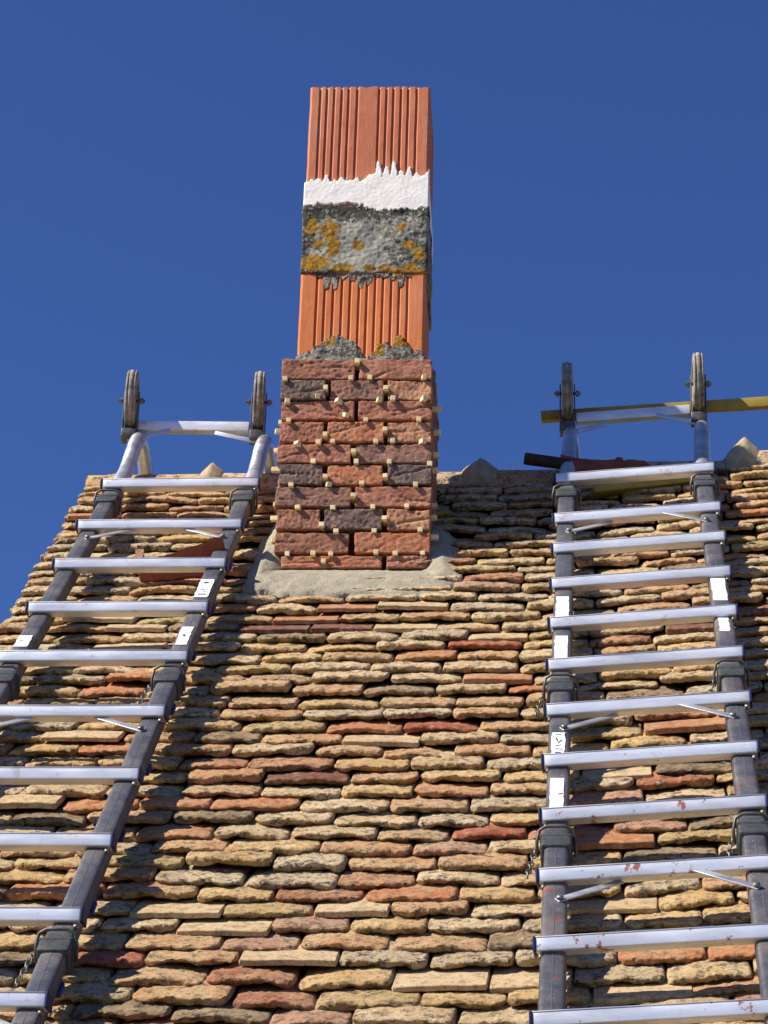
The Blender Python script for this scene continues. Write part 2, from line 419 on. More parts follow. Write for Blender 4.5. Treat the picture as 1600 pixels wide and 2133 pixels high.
# tiles whose colour the photograph shows: pixel, colour
SPECIAL = [(1085,1350,'red'),(960,1522,'red'),(860,1546,'cream'),(610,1629,'maroon'),(530,1299,'maroon'),(705,1300,'maroon'),(620,1281,'terra'),(690,1262,'terra'),
 (755,1283,'buff'),(860,1260,'cream'),(860,1299,'cream'),(990,1422,'terra'),(1090,1447,'orange'),(880,1648,'orange'),(265,1993,'red'),(80,1852,'orange'),(470,1958,'cream'),(545,1950,'pink'),
 (320,2025,'tan'),(520,2022,'cream'),(610,2050,'rust'),(1090,1727,'red'),(1010,1760,'pink'),(355,1890,'cream'),(750,1860,'rust'),(850,1825,'rust'),(1440,2028,'orange'),
 (1270,1758,'terra'),(230,1580,'orange'),(400,1690,'orange'),(390,1750,'orange'),(1380,1530,'terra'),(260,1450,'orange'),(400,1600,'rust'),(560,1600,'rust'),
 (1010,2050,'cream'),(880,2000,'stone'),(230,1850,'tan'),(1340,1180,'tan'),(400,1202,'orange'),(1300,1240,'pink'),(870,1575,'tan'),(1000,1380,'tan'),(860,1180,'rust'),
 (1540,1180,'tan'),(1560,1100,'orange'),(190,1300,'cream'),(300,1310,'cream'),(230,1345,'cream'),(1010,1218,'pink'),(1290,1920,'cream'),(1290,1610,'cream'),(1350,1650,'rust'),
 (700,1950,'pink'),(550,2085,'rust'),(740,2100,'olive'),(490,1940,'cream'),(930,1690,'buff'),(1060,1905,'sand'),(640,1895,'olive'),(520,1965,'pink'),(60,1690,'cream'),(180,1690,'orange')]
SP = [(roof_at(a, b, .01), c) for a, b, c in SPECIAL]
E = 0.0705; TILT = math.radians(13.6)
places = []
k = 0; s = SB
while s < ST - .01:
    wav = [rnd.uniform(0, 6.28) for _ in range(3)]
    u = U0 - rnd.uniform(.0, .02) + (0 if k % 2 else -.0)
    first = True
    while u < U1:
        ww = .172 * rnd.uniform(.84, 1.10)
        if first and k % 2 == 0: ww = .095 * rnd.uniform(.85, 1.2)
        cu = u + ww / 2; uu = min(cu, U1)
        u += ww + rnd.uniform(.001, .006)
        if first: first = False
        if (-.19 < cu < .18 and .04 < s < .48) or (-.275 + max(0, s) * .15 < cu < .235 and -.095 < s < .27): continue
        ds = rnd.gauss(0, .0035) + .006 * math.sin(cu * 2.3 + wav[0]) + .003 * math.sin(cu * 7 + wav[1])
        lift = abs(rnd.gauss(0, .0028)) + .004 * noise.noise(Vector((cu * 2.1, s * 2.1, 3)))
        if rnd.random() < .06: lift += rnd.uniform(.003, .008)
        key = pick(); best = None
        for (su, ss), c in SP:
            if abs(su - cu) < ww * .5 and abs(ss - (s + .012)) < .036: key = c
        crisp = key in ('cream', 'terra') or (key in ('maroon',) and rnd.random() < .7)
        ci = rnd.random() if False else None
        me = rnd.choice(CRISP if crisp else ROUGH)
        mt = Matrix.Translation((cu, s + ds, lift + sag(cu))) @ Matrix.Rotation(rnd.gauss(0, .014) , 4, 'Z') @ Matrix.Rotation(math.atan(.072 / (1 + math.exp(-(cu - .52) / .06))) * -1 + rnd.gauss(0, .018), 4, 'Y') @ Matrix.Rotation(-TILT + rnd.gauss(0, .012), 4, 'X') @ Matrix.Diagonal((ww / .163 * rnd.choice((-1, 1)), 1, rnd.uniform(.85, 1.1), 1))
        places.append((s, cu, me, key, mt))
    s += E * rnd.uniform(.95, 1.05); k += 1
# tiles double up along the verge (undercloak row)
s = SB
while s < ST - .03:
    me = rnd.choice(ROUGH); ww = rnd.uniform(.07, .10)
    mt = Matrix.Translation((U0 + ww / 2 - rnd.uniform(.004, .022), s + .03, -.012)) @ Matrix.Rotation(rnd.gauss(0, .02), 4, 'Z') @ Matrix.Rotation(-TILT, 4, 'X') @ Matrix.Diagonal((ww / .163, 1, 1, 1))
    places.append((s - 99, U0, me, pick(), mt)); s += E
def in_view(p, mg=30):
    q = MC.T @ (np.array(p) - CAM)
    if q[2] >= 0: return False
    x = 800 - q[0] / q[2] * FPX; y = 1066.5 + q[1] / q[2] * FPX
    return -mg < x < 1600 + mg and -mg < y < 2133 + mg
cand = []
for i, pl in enumerate(places):
    p = RF @ (pl[4] @ Vector((0, .01, .01)))
    if in_view(p) and pl[0] > -50: cand.append((-pl[0], i))
cand.sort(reverse=True)
singles = set(i for _, i in cand[:300])
proto_base = {}
VV = []; FF = []; MI = []; off = 0
mkeys = list(TM)
mesh_cache = {}
for i, (s_, cu, me, key, mt) in enumerate(places):
    if i in singles:
        o = bpy.data.objects.new('tile', me); SC.collection.objects.link(o); o.parent = house; o.matrix_local = mt
        o.material_slots[0].link = 'OBJECT'; o.material_slots[0].material = TM[key]
    else:
        if me.name not in mesh_cache:
            a = np.empty(len(me.vertices) * 3); me.vertices.foreach_get('co', a)
            mesh_cache[me.name] = (a.reshape(-1, 3), [tuple(p.vertices) for p in me.polygons])
        a, fs = mesh_cache[me.name]
        m4 = np.array([list(r) for r in mt])
        v = a @ m4[:3, :3].T + m4[:3, 3]
        VV.append(v)
        flip = m4[0, 0] < 0
        FF += [tuple(x + off for x in (f[::-1] if flip else f)) for f in fs]
        MI += [mkeys.index(key)] * len(fs); off += len(a)
VV = np.concatenate(VV)
me = bpy.data.meshes.new('upper_roof_tiles'); me.from_pydata(VV.tolist(), [], FF); me.update()
for kx in mkeys: me.materials.append(TM[kx])
me.polygons.foreach_set('material_index', MI); me.polygons.foreach_set('use_smooth', [True] * len(MI)); me.set_sharp_from_angle(angle=math.radians(34))
tag(link('upper_roof_tiles', me, None, house), kind='stuff')

# ridge tiles: half-round caps along the top
def ridge_tile(u0, u1, seed, mat):
    nu, na = 10, 16; V = []; F = []
    for lay, R0 in ((0, .074), (1, .060)):
        for i in range(nu + 1):
            u = u0 + (u1 - u0) * i / nu
            for j in range(na + 1):
                a = math.radians(-10 + 200 * j / na)
                rr = R0 + (.002 * nz((u, j * .1, 0), 12, seed) + .0015 * nz((u, math.cos(a) * .1, math.sin(a) * .1), 60, seed)) * (1 - lay)
                V.append((u, -math.cos(a) * rr, math.sin(a) * rr))
    def id_(l, i, j): return l * (nu + 1) * (na + 1) + i * (na + 1) + j
    for i in range(nu):
        for j in range(na):
            F.append((id_(0, i, j), id_(0, i, j + 1), id_(0, i + 1, j + 1), id_(0, i + 1, j)))
            F.append((id_(1, i, j), id_(1, i + 1, j), id_(1, i + 1, j + 1), id_(1, i, j + 1)))
        for j in (0, na):
            F.append((id_(0, i, j), id_(0, i + 1, j), id_(1, i + 1, j), id_(1, i, j)))
    for i in (0, nu):
        for j in range(na):
            F.append((id_(0, i, j), id_(1, i, j), id_(1, i, j + 1), id_(0, i, j + 1)))
    me = make_mesh('ridge_tile', V, F); o = link('ridge_tile', me, mat, house)
    ry, rz = W(0, .80, -.052 + sag((u0 + u1) / 2))[1:]
    o.matrix_local = RF.to_3x3().transposed().to_4x4() @ Matrix.Translation((0, ry, rz + rnd.uniform(-.002, .002)))
    return o
CRESTS = [-1.0 + .145, -.492, .309, 1.088, 1.60]
edges = [-.87, -.492, -.09, .309, .70, 1.088, 1.42, 1.76]
rm = ['ochre', 'sand', 'stone', 'tan', 'stone', 'sand', 'ochre']
for i in range(len(edges) - 1):
    ridge_tile(edges[i] + .004, edges[i + 1] - .004, i, TM[rm[i]])
# mortar crests standing over the ridge joints
def crest(u, h, wd, seed):
    V = []; F = []; nu, na = 12, 14
    for i in range(nu + 1):
        t = -1 + 2 * i / nu; hh = max(0, (1 - abs(t))) ** .8 * (h + .006)
        for j in range(na + 1):
            a = math.radians(-5 + 190 * j / na); top = max(0, math.sin(a)) ** 1.2
            rr = .070 + -.003 + .008 * (1 - abs(t)) ** .6 + hh * (.25 + .75 * top) * (1 if j not in (0, na) else .3)
            rr += .003 * nz((t * .1, j * .03, 0), 40, seed)
            if abs(t) == 1: rr = .066
            V.append((u + t * wd, -math.cos(a) * rr, math.sin(a) * rr))
    for i in range(nu):
        for j in range(na):
            a = i * (na + 1) + j; F.append((a, a + 1, a + na + 2, a + na + 1))
    F.append(tuple(range(na + 1))); F.append(tuple(nu * (na + 1) + j for j in range(na + 1))[::-1])
    F.append(tuple(i * (na + 1) for i in range(nu + 1))[::-1]); F.append(tuple(i * (na + 1) + na for i in range(nu + 1)))
    o = link('mortar_crest', make_mesh('mortar_crest', V, F), M_CREST, house)
    ry, rz = W(0, .80, -.052 + sag(u))[1:]
    o.matrix_local = RF.to_3x3().transposed().to_4x4() @ Matrix.Translation((0, ry, rz))
crest(-.492, .030, .040, 1); crest(.309, .036, .062, 2); crest(1.085, .052, .058, 3)

# ------------------------------------------------------------------ chimney
CHROT = Matrix.Rotation(math.radians(1.6), 4, 'Z')
chim = empty('chimney', CHROT)
tag(chim, 'tall square chimney of red bricks below and ribbed orange terracotta blocks above', 'chimney')
XL, XR, DEP = -.217, .205, .375
cj = np.array([[172,722,757,1305],[160,500,540,940,975,1305],[165,715,748,1305],[155,480,517,940,970,1300],[135,690,735,1305],[150,475,515,930,975,1305],
 [120,690,725,1300],[128,455,490,925,970,1290],[115,675,720,1290],[165,925,965,1270]], dtype=object)
yt = [250, 410, 562, 722, 892, 1045, 1215, 1387, 1563, 1738]
yb = [398, 552, 700, 872, 1030, 1192, 1360, 1535, 1712, 1825]
ccol = [['brown', 'red'], ['dark', 'mauve', 'tan'], ['red', 'red'], ['red', 'redorange', 'tan'], ['red', 'mauve'], ['dark', 'redorange', 'dark'],
 ['mauve', 'red'], ['brown', 'dark', 'tan'], ['brown', 'redorange'], ['redorange', 'red']]
def c2(zx, zy): return 540 + zx / 3.636, 680 + zy / 3.636
course_z = []
for ci in range(10):
    row = cj[ci]; cols = ccol[ci]
    z1 = yplane(*c2(700, yt[ci]), 0)[2]; z0 = yplane(*c2(700, yb[ci]), 0)[2]
    course_z.append((z0, z1))
    for b in range(len(row) // 2):
        x0 = yplane(*c2(row[2 * b], yb[ci]), 0)[0]; x1 = yplane(*c2(row[2 * b + 1], yb[ci]), 0)[0]
        D = .055
        P, F = rbox(x1 - x0, D, z1 - z0, (46, 4, 16), .0022, .0030, 20, ci * 10 + b + 1, .0022, 120)
        # pressed creases of hand-moulded bricks, on the front face
        a = rnd.uniform(-.5, .5); c0 = rnd.uniform(-.05, .05)
        for i in range(len(P)):
            if P[i][1] < -D / 2 + .008:
                dd = (P[i][2] - a * (P[i][0] - c0)) + .006 * nz(P[i], 30, ci + b)
                P[i][1] += .0065 * math.exp(-(dd / .0030) ** 2) * max(0, nz(P[i], 9, ci * 3 + b) + .25) + .004 * max(0, nz(P[i] * np.array([1, 1, 2.2]), 60, ci + b * 7) - .36) * 3 * (1 if (ci + b) % 3 == 0 else .4)
        o = link('brick', make_mesh('brick', P, F), BM[cols[b]], chim)
        o.location = ((x0 + x1) / 2, D / 2 + rnd.uniform(-.003, .003), (z0 + z1) / 2)
        o.rotation_euler = (rnd.gauss(0, .01), rnd.gauss(0, .004), rnd.gauss(0, .008))
    # side and back bricks
    pal = list(BM)
    for side in (-1, 1):
        if ci % 2: segs = [(.060, .225), (.237, DEP)]
        else: segs = [(.060, .120), (.132, .345), (.357, DEP)]
        for y0, y1 in segs:
            P, F = rbox(.05, y1 - y0, z1 - z0, (3, 14, 6), .0045, .004, 26, ci + y0 * 50 + side, .002, 95)
            o = link('brick', make_mesh('brick', P, F), BM[rnd.choice(pal)], chim)
            o.location = ((XR - .025 if side > 0 else XL + .025) + rnd.uniform(-.002, .002), (y0 + y1) / 2, (z0 + z1) / 2)
    for x0, x1 in ((XL + .055, -.01), (.002, XR - .055)):
        P, F = rbox(x1 - x0, .05, z1 - z0, (8, 2, 4), .0045, .003, 26, ci, 0)
        o = link('brick', make_mesh('brick', P, F), BM[rnd.choice(pal)], chim); o.location = ((x0 + x1) / 2, DEP - .025, (z0 + z1) / 2)
P, F = rbox(XR - XL - .066, DEP - .066, .92, (10, 10, 20), .004, .004, 30, 5)
o = link('core', make_mesh('core', P, F), M_CORE, chim); o.location = ((XL + XR) / 2, DEP / 2 + .002, .20)

# ribbed terracotta flue blocks
TXL, TXR, TY0, TY1 = -.180, .174, .030, .350
def flue(z0, z1, grooves, mat, seed, shift=0.0, gd=.0062):
    wd = TXR - TXL; dp = TY1 - TY0
    def side(L):
        pts = [(.006, 0.0)]
        for g in grooves:
            x = g * L
            pts += [(x - .0034, 0), (x - .0030, gd), (x + .0014, gd), (x + .0072, 0)]
        pts += [(L - .006, 0)]
        return pts
    poly = []
    for x, d in side(wd): poly.append((TXL + x, TY0 + d))
    for x, d in side(dp): poly.append((TXR - d, TY0 + x))
    for x, d in side(wd): poly.append((TXR - x, TY1 - d))
    for x, d in side(dp): poly.append((TXL + d, TY1 - x))
    # densify
    P2 = []
    for i in range(len(poly)):
        a = poly[i]; b = poly[(i + 1) % len(poly)]; P2.append(a)
        L = math.dist(a, b)
        for j in range(1, int(L / .008)):
            f = j / int(L / .008); P2.append((a[0] + (b[0] - a[0]) * f, a[1] + (b[1] - a[1]) * f))
    n = len(P2); nz_ = 40; V = []; F = []
    for k in range(nz_ + 1):
        z = z0 + (z1 - z0) * k / nz_
        for x, y in P2:
            cx = (x - (TXL + TXR) / 2); cy = (y - (TY0 + TY1) / 2)
            j = 1 + .004 * nz((x, y, z), 9, seed) + .0035 * nz((x, y, z * .5), 60, seed)
            zz = z + (.006 * nz((x, y, 0), 45, seed) + .003 * nz((x, y, 0), 160, seed) if k == nz_ else 0)
            V.append(((TXL + TXR) / 2 + cx * j + shift, (TY0 + TY1) / 2 + cy * j, zz))
    for k in range(nz_):
        for i in range(n):
            a = k * n + i; b = k * n + (i + 1) % n; F.append((a, b, b + n, a + n))
    # hollow top: wall thickness and flue
    o2 = len(V)
    for zz in (z1 - .001, z1 - .25):
        for x, y in P2:
            V.append((min(max(x, TXL + .035), TXR - .035) + shift, min(max(y, TY0 + .035), TY1 - .035), zz))
    for i in range(n):
        a = nz_ * n + i; b = nz_ * n + (i + 1) % n
        F.append((a, b, o2 + (i + 1) % n, o2 + i)); F.append((o2 + i, o2 + (i + 1) % n, o2 + n + (i + 1) % n, o2 + n + i))
    me = make_mesh('flue_block', V, F, True)
    try: me.set_sharp_from_angle(angle=math.radians(28))
    except Exception: me.polygons.foreach_set('use_smooth', [False] * len(me.polygons))
    return link('flue_block', me, mat, chim)
flue(1.16, 1.580, [.082, .138, .198, .260, .318, .390, .572, .634, .692, .755, .815, .885], M_TERRA_UP, 1)
flue(.655, .945, [.13, .194, .262, .332, .398, .469, .532, .597, .660, .727, .790, .857], M_TERRA_LO, 2, -.001)

def ellmask(x, y, lst):
    m = 0
    for cx, cy, rx, ry in lst:
        d = ((x - cx) / rx) ** 2 + ((y - cy) / ry) ** 2
        m = max(m, 1.0 - .5 * d)
    return max(0, m)
LICH = [(.07,.33,.05,.12),(.21,.36,.085,.13),(.25,.58,.055,.13),(.13,.57,.045,.06),(.24,.7,.05,.06),(.45,.59,.05,.075),(.10,.85,.13,.12),(.33,.93,.1,.07),(.55,.93,.06,.05),(.67,.93,.07,.06),
 (.80,.33,.04,.06),(.86,.58,.06,.06),(.94,.72,.05,.09),(.88,.90,.045,.06),(.78,.99,.12,.05),(.95,.99,.06,.05)]
# cement band: rough box with painted-on-by-growth masks
bz0, bz1 = .938, 1.165
P, F = rbox(TXR - TXL + .008, TY1 - TY0 + .008, bz1 - bz0, (90, 12, 60), .006, .005, 16, 9, .0025, 90)
me = make_mesh('cement_band', P, F)
al = me.attributes.new('lichen', 'FLOAT', 'POINT'); ag = me.attributes.new('grime', 'FLOAT', 'POINT')
L1 = []; G1 = []
for p in P:
    fx = p[0] / (TXR - TXL) + .5; fy = .5 - p[2] / (bz1 - bz0)
    if p[1] > -.15: fx = (p[1] * 2.3) % 1
    L1.append(ellmask(fx, fy, LICH))
    G1.append(max(0, 1 - fy / .3) + max(0, (fx - .6) * (fy - .2) * 3) + max(0, 1 - fx / .12) * .8 + max(0, fy - .9) * 6 - (.5 if .3 < fx < .6 and fy > .35 else 0))
al.data.foreach_set('value', L1); ag.data.foreach_set('value', G1)
o = link('cement_band', me, M_CEM, chim); o.location = ((TXL + TXR) / 2, (TY0 + TY1) / 2, (bz0 + bz1) / 2)

def crust(name, x0, x1, z0, z1, mask, off, mat, seed, cell=.0021, amp=.0015, attrs=None):
    """ragged crust of plaster or mortar over the ribbed front face: a skin that dives into the clay where it ends"""
    nx = int((x1 - x0) / cell); nzz = int((z1 - z0) / cell); V = []; F = []; A = []; B = []; MM = []
    for i in range(nx + 1):
        x = x0 + (x1 - x0) * i / nx; f = (x - TXL) / (TXR - TXL)
        for k in range(nzz + 1):
            z = z0 + (z1 - z0) * k / nzz
            m_ = mask(f, x, z)
            g = min(1, max(0, m_ / .0035 + .5)); g = g * g * (3 - 2 * g)
            d = -.0095 + (off + .0095) * g + amp * g * (nz((x, 0, z), 25, seed) + .5 * nz((x, 0, z), 100, seed + 1) + .3 * nz((x, 0, z), 260, seed + 2))
            if i in (0, nx): d = -.0095
            V.append((x, TY0 - d, z)); MM.append(g)
            if attrs:
                a, b = attrs(f, x, z); A.append(a); B.append(b)
    for i in range(nx):
        for k in range(nzz):
            a = i * (nzz + 1) + k; q = (a, a + nzz + 1, a + nzz + 2, a + 1)
            if max(MM[t] for t in q) > 0: F.append(q)
    me = make_mesh(name, V, F)
    if attrs:
        me.attributes.new('lichen', 'FLOAT', 'POINT').data.foreach_set('value', A)
        me.attributes.new('grime', 'FLOAT', 'POINT').data.foreach_set('value', B)
    return link(name, me, mat, chim)
def n2(x, z, fr, sd, sx=1.0): return noise.noise(Vector((x * fr * sx, sd * 3.7, z * fr)))
GU = [.100, .160, .220, .280, .340, .410, .585, .650, .712, .772, .836, .900]
FH = [.006, .016, .003, .012, .003, .012, .050, .030, .048, .022, .032, .014]
def pmask(f, x, z):
    zt = 1.250 + .012 * max(0, min(1, (f - .42) / .16)) + .008 * max(0, 1 - abs(f - .66) / .14) + .010 * n2(x, 0, 22, 4) + (.012 * math.exp(-((f - .52) / .08) ** 2))
    if f > .93: zt += .020 * (f - .93) / .07
    for g, h in zip(GU, FH): zt = max(zt, zt + h * math.exp(-((f - g - .008) / .022) ** 4))
    zb = 1.166 - .022 * f + (.012 if .10 < f < .44 else 0) + .008 * n2(x, 0, 20, 8)
    if abs(f - .47) < .03: zb += .014 * (1 - abs(f - .47) / .03)
    m_ = min(zt - z, z - zb)
    return m_ + .007 * n2(x, z, 60, 1, 1.5) + .006 * n2(x, z, 150, 2, 1.6) + .004 * n2(x, z, 330, 3)
crust('plaster_band', TXL - .0055, TXR + .004, 1.125, 1.34, pmask, .0050, M_PLASTER, 3, .0021, .0009)
for sx in (-1, 1):     # the band wraps round both corners
    V = []; F = []; X = TXR if sx > 0 else TXL
    for i in range(31):
        y = TY0 - .003 + .32 * i / 30
        zb = 1.15 + .008 * nz((y, 0, 0), 40, 5); zt = 1.256 + .010 * nz((y, 0, 0), 60, 6)
        for k in range(9):
            g = k / 8; d = .0045 if 0 < k < 8 and i > 0 else -.003
            V.append((X + sx * (d + .0015 * nz((0, y, g), 30)), y, zb + (zt - zb) * g))
    for i in range(30):
        for k in range(8):
            a = i * 9 + k; q = (a, a + 9, a + 10, a + 1); F.append(q if sx > 0 else q[::-1])
    link('plaster_band', make_mesh('plaster_side', V, F), M_PLASTER, chim)
GL = [.145, .209, .277, .347, .413, .484, .547, .612, .675, .742, .805, .872]
FL = [.014, .050, .052, .018, .026, .050, .036, .012, .010, .020, .046, .012]
def smask(f, x, z):
    if f < .05 or f > .93: return -1
    zb = .936
    for g, h in zip(GL, FL): zb -= h * math.exp(-((f - g) / .027) ** 4)
    return min(z - zb, .001 if z > .93 else 1) + .006 * n2(x, z, 70, 5) + .005 * n2(x, z, 170, 6) + .003 * n2(x, z, 330, 9)
crust('mortar_streaks', TXL + .012, TXR - .02, .868, .944, smask, .0012, M_CEM, 5, .0021, .0015, lambda f, x, z: (.35 if z > .925 and nz((x, 0, 0), 18, 5) > .1 else 0, .3))
def mmask(f, x, z):
    def hump(c, w_, h): return h * max(0, 1 - ((f - c) / w_) ** 2) ** .8
    zt = .664 + max(hump(.30, .22, .066), hump(.42, .10, .05), hump(.68, .10, .040), hump(.82, .10, .066), hump(.95, .05, .024), hump(.08, .09, .018))
    return zt - z + .012 * n2(x, z, 50, 11) + .010 * n2(x, z, 130, 12) + .006 * n2(x, z, 300, 13)
crust('mortar_collar', TXL - .006, TXR + .004, .640, .760, mmask, .0055, M_CEM, 8, .0021, .003,
      lambda f, x, z: (.70 if (.15 < f < .30 and z > .700) or (.70 < f < .90 and z > .695) or (.60 < f < .68 and z > .665) else 0, .25))

# mortar apron round the foot
ap = [(575,1085),(560,1110),(541,1130),(534,1150),(526,1168),(512,1194),(504,1212),(500,1222),(530,1226),(566,1224),(590,1230),(640,1228),(690,1230),(760,1226),(830,1229),(880,1232),(900,1230),
      (916,1222),(930,1216),(950,1202),(964,1190),(950,1180),(955,1160),(968,1150),(960,1130),(960,1112),(944,1100),(925,1090),(905,1080)]
out = [roof_at(a, b, .02) for a, b in ap]
inn = [(XL + .03, .34), (XL + .03, .25), (XL + .03, .18), (XL + .03, .12), (XL + .03, .07), (XL + .03, .03), (XL + .03, .02), (XL + .03, .02)]
k2 = 11; inn += [(XL + .03 + (XR - XL - .06) * i / (k2 - 1), .02) for i in range(k2)]
inn += [(XR - .03, .02), (XR - .03, .02)]; rest = len(out) - len(inn); inn += [(XR - .03, .03 + .27 * (i + 1) / rest) for i in range(rest)]
def resample(pts, k):
    r = []
    for i in range(len(pts) - 1):
        for j in range(k):
            f = j / k; r.append((pts[i][0] + (pts[i + 1][0] - pts[i][0]) * f, pts[i][1] + (pts[i + 1][1] - pts[i][1]) * f))
    return r + [pts[-1]]
OO = resample(out, 6); II = resample(inn, 6); V = []; F = []; nr = 20
for i, (a, b) in enumerate(zip(OO, II)):
    jg = 1 + .0
    for r_ in range(nr + 1):
        f = r_ / nr
        u = a[0] + (b[0] - a[0]) * f; s = a[1] + (b[1] - a[1]) * f
        n = .006 + .018 * min(1, f * 2.6) + (-.034 + .050 * min(1, max(0, b[1] - .02) / .09)) * f ** 2 + .002 * nz((u, s, 0), 12, 2) + .0010 * nz((u, s, 0), 50, 5) + .0012 * nz((u, s, 0), 140, 7) - .004 * max(0, 1 - abs(nz((u, s, 0), 9, 15)) / .035)
        if r_ == 0:
            n = -.004
        if r_ <= 1:
            u += .008 * nz((u, s, 0), 50, 9) + .004 * nz((u, s, 0), 140, 9); s += .012 * nz((u, s, 0), 40, 10) + .010 * nz((u, s, 0), 120, 11)
        V.append(tuple(W(u, s, n)))
for i in range(len(OO) - 1):
    for r_ in range(nr):
        a = i * (nr + 1) + r_; F.append((a, a + nr + 1, a + nr + 2, a + 1))
link('mortar_apron', make_mesh('mortar_apron', V, F), M_MORTAR, chim)

# ------------------------------------------------------------------ wooden spacers pushed into the open joints
ORD = ['first', 'second', 'third', 'fourth', 'fifth', 'sixth', 'seventh', 'eighth', 'ninth']
bed = {1: [(195,400),(693,386),(838,380),(1245,370)], 2: [(212,566),(440,530),(600,552),(905,545),(1010,535),(1240,532)], 3: [(222,712),(652,672),(805,700),(1208,692)],
 4: [(290,880),(447,876),(555,866),(882,862),(1010,856),(1237,856)], 5: [(410,1020),(735,1018),(985,1016),(1290,1028)], 6: [(240,1200),(527,1194),(777,1180),(1182,1186)],
 7: [(293,1370),(558,1370),(860,1360),(1117,1350)], 8: [(580,1546),(870,1542),(1217,1530)], 9: [(213,1724),(405,1716),(540,1720),(883,1702),(1028,1710),(1237,1706)]}
tilt = {(2, 1): (.15, .5, 1.5), (2, 2): (-.75, -.3, 1.4), (2, 3): (.5, -.1, 1.1), (3, 1): (.55, .5, 1.7), (4, 0): (-.55, -.35, 1.4), (1, 3): (.3, 0, 1.1), (2, 5): (.45, .1, 1.2), (4, 5): (.6, .1, 1.3), (6, 1): (.3, .2, 1.1)}
base_sp = rbox(.0132, .060, .0132, (1, 2, 1), .0012, 0)
sp_me = make_mesh('spacer', *base_sp, smooth=False); sp_me.materials.append(M_SPACER)
def spacer(p, rz=0, rx=0, out_=.024, label='', ln=1.0):
    o = bpy.data.objects.new('wooden_spacer', sp_me); SC.collection.objects.link(o)
    M = Matrix.Rotation(rz, 4, 'Z') @ Matrix.Rotation(rx, 4, 'X')
    c = M @ Vector((0, .030 * ln - out_, 0))
    o.matrix_world = CHROT @ Matrix.Translation(Vector(p) + c) @ M @ Matrix.Diagonal((rnd.uniform(.92, 1.08), ln, rnd.uniform(.85, 1.05), 1))
    tag(o, label, 'wooden spacer', 'pale wooden spacers pushed into the open brick joints'); return o
for j, lst in bed.items():
    for i, (zx, zy) in enumerate(lst):
        a = tilt.get((j, i), (rnd.gauss(.03, .08), rnd.gauss(.05, .05), 1))
        ot = .0085 * a[2] + rnd.uniform(-.004, .005)
        px, py = c2(zx, zy); p = yplane(px, py, -ot)
        p[1] = 0; p[2] -= 0 if a[1] > .3 else 0
        spacer((p[0], 0, p[2] + (a[1] * ot)), a[0], a[1], ot, f'pale wooden spacer, {ORD[i]} along the open joint under the {ORD[j-1]} brick course', 1.0 if a[2] < 1.3 else 1.15)
head = [(1, 740, 245, 'in the upright joint of the top brick course'), (2, 500, 448, 'in the upright joint beside the dark brick of the second course'), (2, 957, 443, 'in the upright joint before the tan brick of the second course'),
 (4, 497, 802, 'in the upright joint near the red brick of the fourth course'), (4, 950, 758, 'in the upright joint before the tan brick of the fourth course'), (5, 712, 925, 'in the upright joint of the fifth course'),
 (6, 497, 1120, 'in the upright joint after the dark brick of the sixth course'), (6, 953, 1112, 'before the second dark brick of the sixth course'), (7, 707, 1262, 'in the upright joint of the seventh course'),
 (8, 472, 1486, 'in the upright joint before the dark brick of the eighth course'), (8, 947, 1432, 'in the upright joint after the dark brick of the eighth course'), (10, 482, 1762, 'against the low brick at the chimney foot')]
for ci, zx, zy, tx in head:
    p = yplane(*c2(zx, zy), -.022); spacer((p[0], 0, p[2]), rnd.gauss(0, .05), rnd.gauss(.02, .04), .013, 'small pale wooden spacer ' + tx)
names_ = ['top', 'second', 'third', 'fourth', 'fifth', 'sixth', 'seventh', 'eighth', 'ninth']
for k in range(1, 10):          # spacers that stick out of the two side faces
    z = (course_z[k - 1][0] + course_z[k][1]) / 2
    for side in (-1, 1):
        if (side, k) in ((-1, 1), (1, 1)): continue
        y = rnd.uniform(.03, .14); o_ = rnd.uniform(.012, .022)
        M = Matrix.Rotation(math.pi / 2 * (1 if side > 0 else -1) + rnd.gauss(0, .12), 4, 'Z')
        o = bpy.data.objects.new('wooden_spacer', sp_me); SC.collection.objects.link(o)
        X = (XR if side > 0 else XL)
        o.matrix_world = CHROT @ Matrix.Translation((X + side * (o_ - .03), y, z + rnd.uniform(-.003, .003))) @ M
        tag(o, f'pale wooden spacer sticking out of the {"shaded" if side > 0 else "sunlit"} side face below its {names_[k-1]} course', 'wooden spacer', 'pale wooden spacers pushed into the open brick joints')

